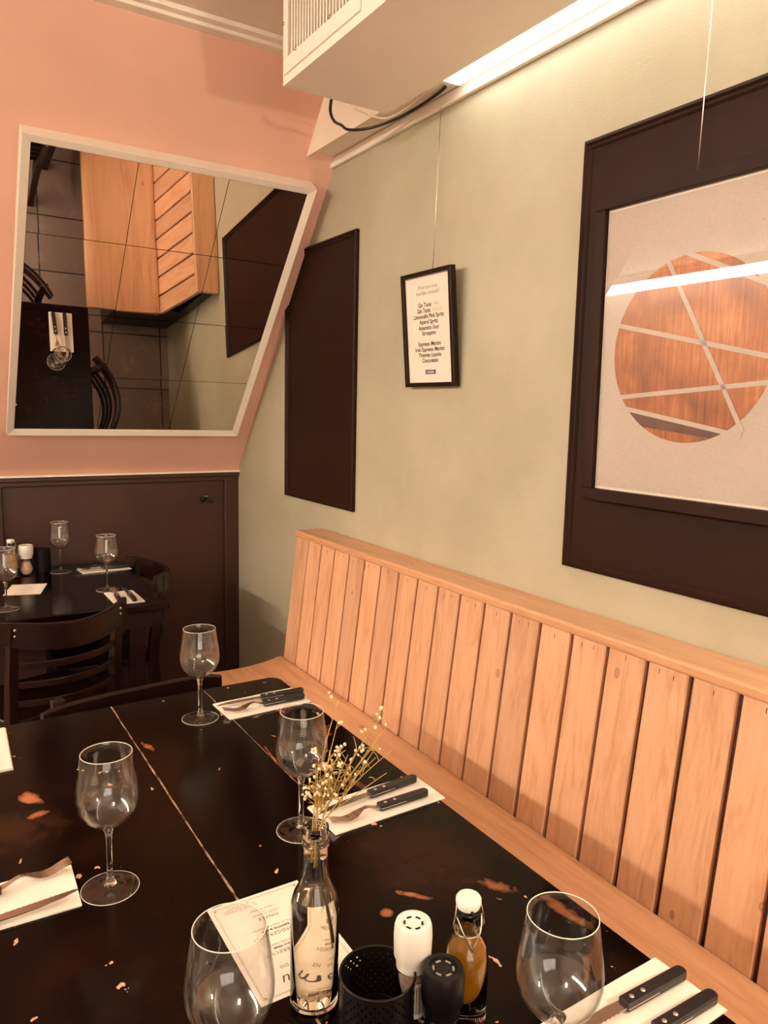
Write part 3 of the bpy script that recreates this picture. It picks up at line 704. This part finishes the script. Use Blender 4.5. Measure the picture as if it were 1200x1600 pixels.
g0 = make_glass('empty wine glass left of the seam', (.216, 1.088, TZ))
g0['label'] = 'empty wine glass left of the table seam beside the left fork and knife'
for lab, x, y in (('empty wine glass at the far end of the worn table beside a napkin', .532, 1.623), ('empty wine glass behind the dried flowers', .530, 1.087), ('empty wine glass cut by the bottom edge, standing in front of the menu card', .238, .645), ('empty wine glass at lower right beside the nearest knife and fork', .535, .492), ('wine glass at the left picture edge of which only the foot shows', .055, 1.478),
                  ('wine glass on the smaller table near the wainscot, next to the black cup', .51, 3.383), ('wine glass in the middle of the smaller table above its folded napkin', .613, 2.971), ('wine glass at the left picture edge on the smaller table', .249, 2.843)):
    copy_tree(g0, lab, (x, y, TZ))

def make_napkin(label, cx, cy, sx, sy, rot, n=2):
    bm = BM(); k = 12
    for layer in range(n):
        z = TZ+.0004+layer*.0013; r = random.uniform(-.002, .002)
        grid = [[bm.verts.new((-sx/2+sx*i/k+r, -sy/2+sy*j/4, z-TZ+.0011+.0012*math.sin(i*.9+j*1.7)*(1 if layer == n-1 else .3)*.4)) for j in range(5)] for i in range(k+1)]
        low = [[bm.verts.new((-sx/2+sx*i/k+r, -sy/2+sy*j/4, z-TZ)) for j in range(5)] for i in range(k+1)]
        for i in range(k):
            for j in range(4):
                bm.faces.new((grid[i][j], grid[i+1][j], grid[i+1][j+1], grid[i][j+1])); bm.faces.new((low[i][j+1], low[i+1][j+1], low[i+1][j], low[i][j]))
        for i in range(k):
            bm.faces.new((low[i][0], low[i+1][0], grid[i+1][0], grid[i][0])); bm.faces.new((low[i+1][4], low[i][4], grid[i][4], grid[i+1][4]))
        for j in range(4):
            bm.faces.new((low[0][j+1], low[0][j], grid[0][j], grid[0][j+1])); bm.faces.new((low[k][j], low[k][j+1], grid[k][j+1], grid[k][j]))
    o = obj('napkin', bm, M['napkin']); o.location = (cx, cy, TZ); o.rotation_euler = (0, 0, rot)
    tag(o, label, 'napkin', 'white paper napkins under the cutlery'); return o
def handle_bm(l=.108):
    bm = BM(); prism(bm, round_rect(0, -.0085, l, .0085, .004, 4, (.002, .008, .008, .002)), .001, .0125); return bm
def make_knife(label, loc, rot):
    """handle towards +x from the bolster at x=0; blade to -x"""
    t = thing('steak_knife', label, 'knife', loc, rot, 'steak knives with black handles')
    h = obj('handle', handle_bm(.112), M['handle'], t, bevel=.0028, label='black riveted handle', seg=3)
    for x in (.014, .034):
        bm = BM(); lathe(bm, [(0, 0), (.0032, 0), (.003, .0006), (0, .0008)], 14, (x, 0, .0124)); obj('rivet', bm, M['rivet'], h, True)
    bm = BM(); box(bm, (.0, -.0091, .0058), (.055, -.0083, .0072)); obj('tang', bm, M['steel'], h)
    poly = [(.002, .0075), (-.02, .0085), (-.06, .0078), (-.09, .0045), (-.112, -.0045)]
    k = 26
    for i in range(k+1):
        x = -.106+.094*i/k; poly.append((x, -.0072 if i % 2 else -.0060))
    poly += [(.002, -.0065)]
    bm = BM(); prism(bm, poly, .0058, .0072); obj('blade', bm, M['steel'], t); return t
def make_fork(label, loc, rot):
    t = thing('table_fork', label, 'fork', loc, rot, 'forks with black handles')
    h = obj('handle', handle_bm(.108), M['handle'], t, bevel=.0028, label='black riveted handle', seg=3)
    for x in (.014, .034):
        bm = BM(); lathe(bm, [(0, 0), (.0032, 0), (.003, .0006), (0, .0008)], 14, (x, 0, .0124)); obj('rivet', bm, M['rivet'], h, True)
    bm = BM(); box(bm, (.0, -.0091, .0058), (.055, -.0083, .0072)); obj('tang', bm, M['steel'], h)
    zf = lambda x: .0062+.0085*math.exp(-((x+.028)/.018)**2)-.003*math.exp(-((x+.062)/.02)**2)+.006*max(0, (-x-.075)/.025)
    bm = BM(); xs_ = [.002-.004*i for i in range(16)]
    def wd(x): return .012-.0045*min(1, max(0, (.0-x)/.018))+.013*min(1, max(0, (-.034-x)/.016))
    sweep_rect(bm, [(x, 0, zf(x)) for x in xs_], [wd(x) for x in xs_], .0018, (0, 1, 0)); nk = obj('neck', bm, M['steel'], t, 'auto')
    for i in range(4):
        y = (-1.5+i)*.0056; bm = BM(); xt = [-.056-.004*k for k in range(12)]
        sweep_rect(bm, [(x, y, zf(x)) for x in xt], [.0036]*8+[.0034, .003, .0024, .0014], .0017, (0, 1, 0)); obj('tine', bm, M['steel'], t, 'auto')
    return t
CZt = TZ+.0042
kn = make_knife('black-handled steak knife on the far right napkin of the worn table', (.694, 1.650, CZt), math.radians(-3))
fk = make_fork('black-handled fork on the far right napkin of the worn table', (.684, 1.612, CZt), math.radians(-1))
make_napkin('white napkin at the far end of the worn table next to the bench', .690, 1.637, .212, .105, math.radians(2))
make_napkin('white napkin on the worn table behind the flower bottle', .690, 1.098, .235, .103, math.radians(1.5))
make_napkin('white napkin at the lower right corner under knife and fork', .685, .520, .24, .104, math.radians(1))
make_napkin('white napkin at the left picture edge under fork and knife with points to the right', .065, 1.125, .215, .110, math.radians(-2))
make_napkin('wider white napkin at far left corner of the worn table, cut by picture edge', .020, 1.672, .236, .214, math.radians(-2), 4)
make_napkin('white napkin at the right end of the smaller table', .682, 3.355, .205, .10, math.radians(3))
make_napkin('white napkin on the smaller table nearest the ladder-back chair', .640, 2.825, .105, .19, math.radians(0))
copy_tree(kn, 'black-handled steak knife on the napkin behind the flower bottle', (.684, 1.117, CZt), math.radians(5))
copy_tree(fk, 'black-handled fork on the napkin behind the flower bottle', (.676, 1.070, CZt), math.radians(1))
copy_tree(kn, 'black-handled steak knife at lower right by the near glass', (.694, .534, CZt), math.radians(-1))
copy_tree(fk, 'black-handled fork at the lower right corner, cut by the bottom edge', (.697, .489, CZt), math.radians(-1))
copy_tree(fk, 'fork at the left picture edge with its tines pointing right', (.075, 1.152, CZt), math.radians(189))
copy_tree(kn, 'steak knife at the left picture edge with its blade pointing right', (.062, 1.082, CZt), math.radians(184))
copy_tree(fk, 'fork on the wide napkin at the far left corner, mostly outside the picture', (.0, 1.62, CZt+.002), math.radians(170))
copy_tree(fk, 'fork on the napkin at the right end of the smaller table', (.672, 3.372, CZt), math.radians(8))
copy_tree(kn, 'steak knife on the napkin at the right end of the smaller table', (.672, 3.337, CZt), math.radians(2))
copy_tree(kn, 'steak knife on the napkin nearest the ladder-back chair', (.662, 2.842, CZt), math.radians(-92))
copy_tree(fk, 'fork on the napkin nearest the ladder-back chair', (.616, 2.838, CZt), math.radians(-95))

# menu cards
def make_menu(label, loc, rot, sx, sy, full=True):
    t = thing('menu_card', label, 'menu', loc, rot, None)
    bm = BM(); box(bm, (-sx/2, -sy/2, .0003), (sx/2, sy/2, .0009)); cd = obj('card', bm, M['paper'], t)
    bm = BM(); e = .006; w_ = .0006; z0, z1 = .0009, .0011
    for ee in (.006, .0078):
        a, c = sx/2-ee, sy/2-ee; w_ = .0005 if ee < .007 else .0003
        box(bm, (-a, -c, z0), (a, -c+w_, z1)); box(bm, (-a, c-w_, z0), (a, c, z1)); box(bm, (-a, -c+w_, z0), (-a+w_, c-w_, z1)); box(bm, (a-w_, -c+w_, z0), (a, c-w_, z1))
    for q in (-1, 1):
        for r in (-1, 1): lathe(bm, [(0, z0), (.0016, z0), (.0016, z1), (0, z1)], 10, (q*(sx/2-.0095), r*(sy/2-.0095), 0))
    obj('border', bm, M['greyink'], t)
    T = lambda x, y: Matrix.Translation((x, y, .0011))
    bm = BM()
    k = sy/.201
    for (y, s, sz, fat, sh) in ((.0745, 'menu', .024, 0, .35), (.052, 'DI . WO . DO', .0075, 0, 0), (.043, '19:30', .006, 0, 0), (.026, 'VOORGERECHT', .0085, 0, 0), (.017, 'PICCOLO PRIMI', .0048, .0002, 0), (.010, 'CARPACCIO CARNE', .0046, 0, 0),
                             (-.010, 'HOOFDGERECHT', .0085, 0, 0), (-.019, 'RISOTTO & BAR', .0050, .0003, 0), (-.026, 'PASTA AL SUGO & VERDURE', .0046, 0, 0), (-.046, 'FINALE', .0085, 0, 0), (-.055, 'CREMA ROMANA', .0046, 0, 0), (-.0605, 'of', .004, 0, 0), (-.066, 'TORTA DI MELE', .0046, 0, 0)):
        text_into(bm, s, sz, T(0, y*k), fat=fat, shear=sh, space=1.15)
    for y, s in ((-.079, 'ALLERGIE OF WENSEN?'), (-.0835, 'LAAT HET ONS WETEN'), (-.088, 'VRAAG ERNAAR')): text_into(bm, s, .0040, T(.028, y*k), space=1.2)
    obj('printed_text', bm, M['ink'], t); return t
make_menu('cream menu card lying upside down under the flower bottle', (.393, .8645, TZ), PI-math.radians(.5), .142, .203)
make_menu('cream menu card on the smaller table beside the salt mill', (.343, 3.12, TZ), PI+math.radians(-16), .128, .175)

# ------------------------------------------------------------------ flower bottle
VX, VY = .379, .738
VZ = TZ+.0012
t = thing('flower_bottle', 'clear glass bottle of water holding dried flowers on the menu card', 'bottle', (VX, VY, VZ))
bo = [(0, .0005), (.026, .0005), (.0285, .003), (.0292, .010), (.0292, .124), (.0285, .136), (.0255, .146), (.0205, .156), (.0165, .170), (.0148, .190), (.0142, .2065), (.0165, .2080), (.0165, .2115), (.0150, .2125), (.0150, .2155), (.0163, .2165), (.0163, .2200), (.0150, .2215), (.0150, .2245), (.0160, .2255), (.0157, .2305)]
bi = [(.0125, .2308), (.0122, .205), (.0128, .190), (.0145, .170), (.0185, .156), (.0235, .1455), (.0264, .1355), (.0270, .124), (.0270, .014), (.0255, .010), (.012, .013), (0, .015)]
bm = BM(); lathe(bm, bo+bi, 56); obj('bottle_glass', bm, M['bottleglass'], t, True)
wi = [(0, .0158), (.012, .0138), (.0250, .0108), (.02665, .0145), (.02665, .124), (.0260, .1352), (.0240, .1430), (.0, .1430)]
bm = BM(); lathe(bm, wi, 56); obj('water', bm, M['water'], t, 'auto')

# dried flower sprigs: each a thing of its own standing in the bottle
def make_sprig(label, foot, mouth, tips, buds, seed, stem_r=.0009):
    rnd = random.Random(seed)
    t = thing('dried_flower_sprig', label, 'dried flowers', (VX, VY, VZ), 0, 'dried flower sprigs in the bottle')
    loc0 = Vector((VX, VY, VZ)); bs, bb = BM(), BM(); nb = 0
    mouth = Vector(mouth); foot = Vector(foot)
    split = None
    for ti, (tip, n) in enumerate(tips):
        tip = Vector(tip)-loc0
        mid = mouth.lerp(tip, .5)+Vector((rnd.uniform(-.006, .006), rnd.uniform(-.006, .006), .006))
        if ti == 0:
            pts = smooth_pts([foot, mouth, mid, tip], 5); split = mouth.lerp(tip, .3)+Vector((0, 0, .004))
        else: pts = smooth_pts([split.lerp(mid, rnd.uniform(0, .3)), mid, tip], 5)
        tube(bs, pts, [stem_r*(1-.55*i/(len(pts)-1)) for i in range(len(pts))], 5)
        # side twigs with buds
        for k in range(n):
            f = rnd.uniform(.45, 1.0); i = min(int(f*(len(pts)-1)), len(pts)-2); p = pts[i]
            d = Vector((rnd.uniform(-1, 1), rnd.uniform(-1, 1), rnd.uniform(.1, 1))).normalized()
            ln = rnd.uniform(.008, .020); e = p+d*ln; m_ = p.lerp(e, .5)+Vector((0, 0, .002))
            tube(bs, smooth_pts([p, m_, e], 3), stem_r*.45, 4)
            if buds and rnd.random() < buds*.55:
                for q in range(rnd.choice((1, 1, 2, 3))):
                    sphere(bb, e+Vector((rnd.uniform(-.0035, .0035), rnd.uniform(-.0035, .0035), rnd.uniform(-.001, .004))), rnd.uniform(.0013, .0022), 8, 6, 1.1); nb += 1
    obj('stem', bs, M['leaf'], t, True)
    if nb: o = obj('buds', bb, M['bud'], t, True); o['label'] = 'round cream buds'; o['kind'] = 'stuff'
    else: bb.free()
make_sprig('tallest upright dried sprig with a bud cluster at its tip, in the bottle', (-.003, .003, .185), (.002, .002, .226), [((.409, .742, 1.128), 7), ((.405, .735, 1.105), 5)], 1, 1)
make_sprig('dried sprig leaning right with the highest right bud cluster, in the bottle', (.014, -.006, .075), (.007, .001, .228), [((.463, .704, 1.112), 9), ((.448, .715, 1.112), 7), ((.44, .70, 1.09), 5)], 1, 2)
make_sprig('dried sprig with a lower right bud cluster above the knife, in the bottle', (.003, .003, .18), (.006, -.002, .228), [((.457, .698, 1.074), 8), ((.443, .705, 1.082), 5)], 1, 3)
make_sprig('bare forked dried twig leaning out over the napkin, in the bottle', (.004, .004, .175), (.008, .003, .228), [((.452, .700, 1.046), 4), ((.444, .712, 1.062), 4), ((.436, .72, 1.050), 3)], .12, 4)
make_sprig('dried sprig with buds halfway up the bunch, in the bottle', (-.003, -.003, .18), (.002, -.004, .226), [((.428, .722, 1.075), 9), ((.415, .727, 1.066), 8), ((.402, .73, 1.066), 7)], 1, 5)
make_sprig('dried sprig with buds in front of the glass rim, in the bottle', (-.004, .002, .185), (-.003, .002, .228), [((.386, .745, 1.062), 7), ((.396, .737, 1.072), 6)], 1, 6)
make_sprig('short dense dried sprig close above the bottle neck, in the bottle', (.001, .002, .19), (.000, .003, .228), [((.388, .737, 1.040), 20), ((.398, .730, 1.035), 20), ((.381, .740, 1.030), 20), ((.392, .742, 1.020), 18)], .5, 7)
make_sprig('second short dried sprig with greenish fuzz at the bottle neck, in the bottle', (-.002, -.002, .185), (.003, .004, .228), [((.392, .733, 1.018), 20), ((.383, .742, 1.050), 22), ((.405, .728, 1.045), 18), ((.398, .734, 1.060), 16)], .35, 8)
t = thing('flower_stalk', 'thick dark wet stalk seen through the bottle glass', 'dried flowers', (VX, VY, VZ))
bm = BM(); tube(bm, smooth_pts([(.014, -.012, .085), (.006, -.004, .16), (.003, .003, .224)], 5), .0014, 6); obj('stem', bm, M['stemdark'], t, True)

# ------------------------------------------------------------------ perforated cups
def make_cup(label, loc, r=.043, h=.085):
    t = thing('perforated_cup', label, 'cup', loc, 0, 'black perforated metal cups')
    bm = BM(); nu, nv = 56, 14
    def P(u, v, rr): return (rr*math.cos(2*PI*u/nu), rr*math.sin(2*PI*u/nu), .004+(h-.008)*v/nv)
    for rr, flip in ((r, 0), (r-.0009, 1)):
        G = [[bm.verts.new(P(u, v, rr)) for v in range(nv+1)] for u in range(nu)]
        for u in range(nu):
            for v in range(nv):
                q = [G[u][v], G[(u+1) % nu][v], G[(u+1) % nu][v+1], G[u][v+1]]
                if (u+v) % 2 or v == 0 or v == nv-1: bm.faces.new(q); continue
                c = Vector((0, 0, 0))
                for w_ in q: c += w_.co
                c /= 4; inn = [bm.verts.new(c+(w_.co-c)*.52) for w_ in q]
                for i in range(4): bm.faces.new((q[i], q[(i+1) % 4], inn[(i+1) % 4], inn[i]))
    obj('mesh_wall', bm, M['blackmetal'], t)
    bm = BM()
    tube(bm, [(r*math.cos(2*PI*i/48), r*math.sin(2*PI*i/48), h-.003) for i in range(49)], .0016, 6, False); obj('rim', bm, M['blackmetal'], t, True)
    bm = BM(); lathe(bm, [(0, .0005), (r, .0005), (r, .0045), (0, .0045)], 48); obj('base', bm, M['blackmetal'], t, 'auto')
    bm = BM(); lathe(bm, [(.024, .0045), (.026, .0045), (.026, .034), (.0245, .0345), (.024, .033)], 40, closed=True); obj('inner_ring', bm, M['blackmetal'], t, 'auto')
    return t
cp = make_cup('black perforated metal cup at the bottom edge between bottle and mills', (.4185, .657, TZ))
copy_tree(cp, 'black perforated metal cup on the smaller table beside the salt mill', (.440, 3.445, TZ)).scale = (.95, .95, 1.15)

# ------------------------------------------------------------------ mills
def make_mill(name, label, loc, cap, filler, r=.020, H=.128, slotmat=None, waist=False, tag_label=True):
    t = thing(name, label, 'mill', loc)
    R = r
    zc = H-.052                  # lower edge of the cap
    if waist: prof = [(0, .0005), (R*1.05, .0005), (R*1.12, .004), (R*1.12, .030), (R*.95, .042), (R*.72, .056), (R*.70, zc)]
    else: prof = [(0, .0005), (R*.95, .0005), (R, .004), (R, zc-.008), (R*.95, zc)]
    inner = [(a*.9 if a else 0, max(b_, .004)) for a, b_ in prof]; inner[0] = (0, .0045)
    bm = BM(); lathe(bm, prof+[(x, z) for x, z in inner[::-1]], 40); obj('jar', bm, M['bottleglass'], t, True)
    bm = BM(); fl = [(0, .0048)]+[(a*.87, max(b_, .0048)) for a, b_ in prof[1:-1]]+[(prof[-2][0]*.86, prof[-2][1]+.001), (0, prof[-2][1]+.003)]
    lathe(bm, fl, 32); obj('filling', bm, filler, t, 'auto')
    # ribbed cap
    bm = BM(); seg = 96; rb = R*1.18
    cp_ = [(R*.98, zc-.004), (R*1.02, zc-.004), (R*1.04, zc+.006), (rb, zc+.010), (rb*1.03, H-.018), (rb*1.0, H-.006), (rb*.93, H-.001), (rb*.70, H), (rb*.66, H-.003), (rb*.40, H-.003), (0, H-.0025)]
    lathe(bm, cp_, seg)
    bm.verts.ensure_lookup_table()
    for v in bm.verts:
        rr = math.hypot(v.co.x, v.co.y)
        if zc+.009 < v.co.z < H-.008 and rr > R*1.1:
            a = math.atan2(v.co.y, v.co.x); k = round(a/(2*PI)*seg)
            if k % 2: v.co.x *= .965; v.co.y *= .965
    c = obj('cap', bm, cap, t, 'auto')
    bm = BM(); n = 6
    for i in range(n):
        a0 = 2*PI*i/n+.15; pts = [(rb*.48*math.cos(a0+k*.115), rb*.48*math.sin(a0+k*.115), H-.0026) for k in range(6)]
        sweep_rect(bm, pts, .0007, .0022, (0, 0, 1))
    obj('slots', bm, slotmat or M['black'], c, label='ring of grinder slots')
    if tag_label:
        bm = BM(); k = 0
        rr = R*1.01; a = -2.2
        lathe_pts = []
        n = 20
        va = [bm.verts.new((rr*math.cos(a+1.9*i/n), rr*math.sin(a+1.9*i/n), .022)) for i in range(n+1)]; vb = [bm.verts.new((rr*math.cos(a+1.9*i/n), rr*math.sin(a+1.9*i/n), .066)) for i in range(n+1)]
        for i in range(n): bm.faces.new((va[i], va[i+1], vb[i+1], vb[i]))
        lb = obj('label', bm, M['paper'], t); lb['label'] = 'paper label with a barcode'
        sm = lb.modifiers.new('solid', 'SOLIDIFY'); sm.thickness = .0002
        bm = BM(); q = a+.25; rnd = random.Random(3)
        while q < a+1.65:
            w_ = rnd.choice((.012, .02, .035)); r2 = rr+.0004
            vs = [bm.verts.new((r2*math.cos(q), r2*math.sin(q), .028)), bm.verts.new((r2*math.cos(q+w_), r2*math.sin(q+w_), .028)), bm.verts.new((r2*math.cos(q+w_), r2*math.sin(q+w_), .062)), bm.verts.new((r2*math.cos(q), r2*math.sin(q), .062))]
            bm.faces.new(vs); q += w_+rnd.choice((.015, .025, .04))
        o = obj('barcode', bm, M['ink'], lb)
    return t
make_mill('salt_mill', 'clear salt mill with a ribbed white cap in front of the oil bottle', (.463, .652, TZ), M['white'], M['salt'], .0185, .133)
make_mill('pepper_mill', 'clear pepper mill with a black cap next to the oil bottle', (.474, .607, TZ), M['black'], M['pepper'], .0200, .102, M['greyink'], tag_label=False)
make_mill('salt_mill', 'pink salt mill with a white cap on the smaller table', (.378, 3.385, TZ), M['white'], M['salt'], .024, .128, waist=True, tag_label=False)

# ------------------------------------------------------------------ swing-top oil bottles
def make_oil(label, loc, rot=0):
    t = thing('oil_bottle', label, 'bottle', loc, rot, 'swing-top bottles of golden oil')
    bo = [(0, .0005), (.0235, .0005), (.026, .003), (.0262, .080), (.0255, .092), (.0225, .104), (.0175, .113), (.0140, .119), (.0132, .126), (.0128, .143), (.0145, .147), (.0145, .153), (.0125, .155)]
    bi = [(.0095, .1545), (.0098, .126), (.0112, .1185), (.0150, .1118), (.0205, .1028), (.0236, .0912), (.0243, .080), (.0242, .006), (0, .0058)]
    bm = BM(); lathe(bm, bo+bi, 44); obj('bottle_glass', bm, M['bottleglass'], t, True)
    oi = [(0, .0062), (.0239, .0062), (.0240, .080), (.0233, .0910), (.0202, .1024), (0, .1024)]
    bm = BM(); lathe(bm, oi, 44); obj('oil', bm, M['oil'], t, 'auto', label='golden oil')
    bm = BM(); lathe(bm, [(0, .148), (.0085, .148), (.0105, .1555), (.0135, .1570), (.0150, .1620), (.0150, .1680), (.0135, .1705), (0, .1712)], 36); st = obj('stopper', bm, M['ceramic'], t, 'auto', label='white ceramic stopper')
    bm = BM(); sphere(bm, (0, -.0143, .1585), .0022, 8, 6); obj('pivot', bm, M['black'], st, True)
    bm = BM(); ring = [(.0148*math.cos(2*PI*i/32), .0148*math.sin(2*PI*i/32), .124) for i in range(33)]; tube(bm, ring, .0011, 6, False)
    for s in (-1, 1):
        tube(bm, smooth_pts([(s*.0148, 0, .124), (s*.0185, -.004, .134), (s*.0165, -.004, .150), (s*.0148, -.001, .161)], 4), .0010, 6)
        tube(bm, smooth_pts([(s*.0152, -.004, .148), (s*.011, -.0155, .134), (s*.004, -.0185, .118), (0, -.0190, .108)], 4), .0010, 6)
    obj('wire_bail', bm, M['steel'], t, True);
    for c_ in list(t.children): c_.data.transform(Matrix.Diagonal((1, 1, .92, 1)))
    for c_ in st.children: c_.data.transform(Matrix.Diagonal((1, 1, .92, 1)))
    return t
ob = make_oil('swing-top bottle of golden oil with white stopper behind the mills', (.524, .628, TZ), math.radians(-20))
copy_tree(ob, 'swing-top bottle of golden oil on the smaller table', (.322, 3.372, TZ), math.radians(20))
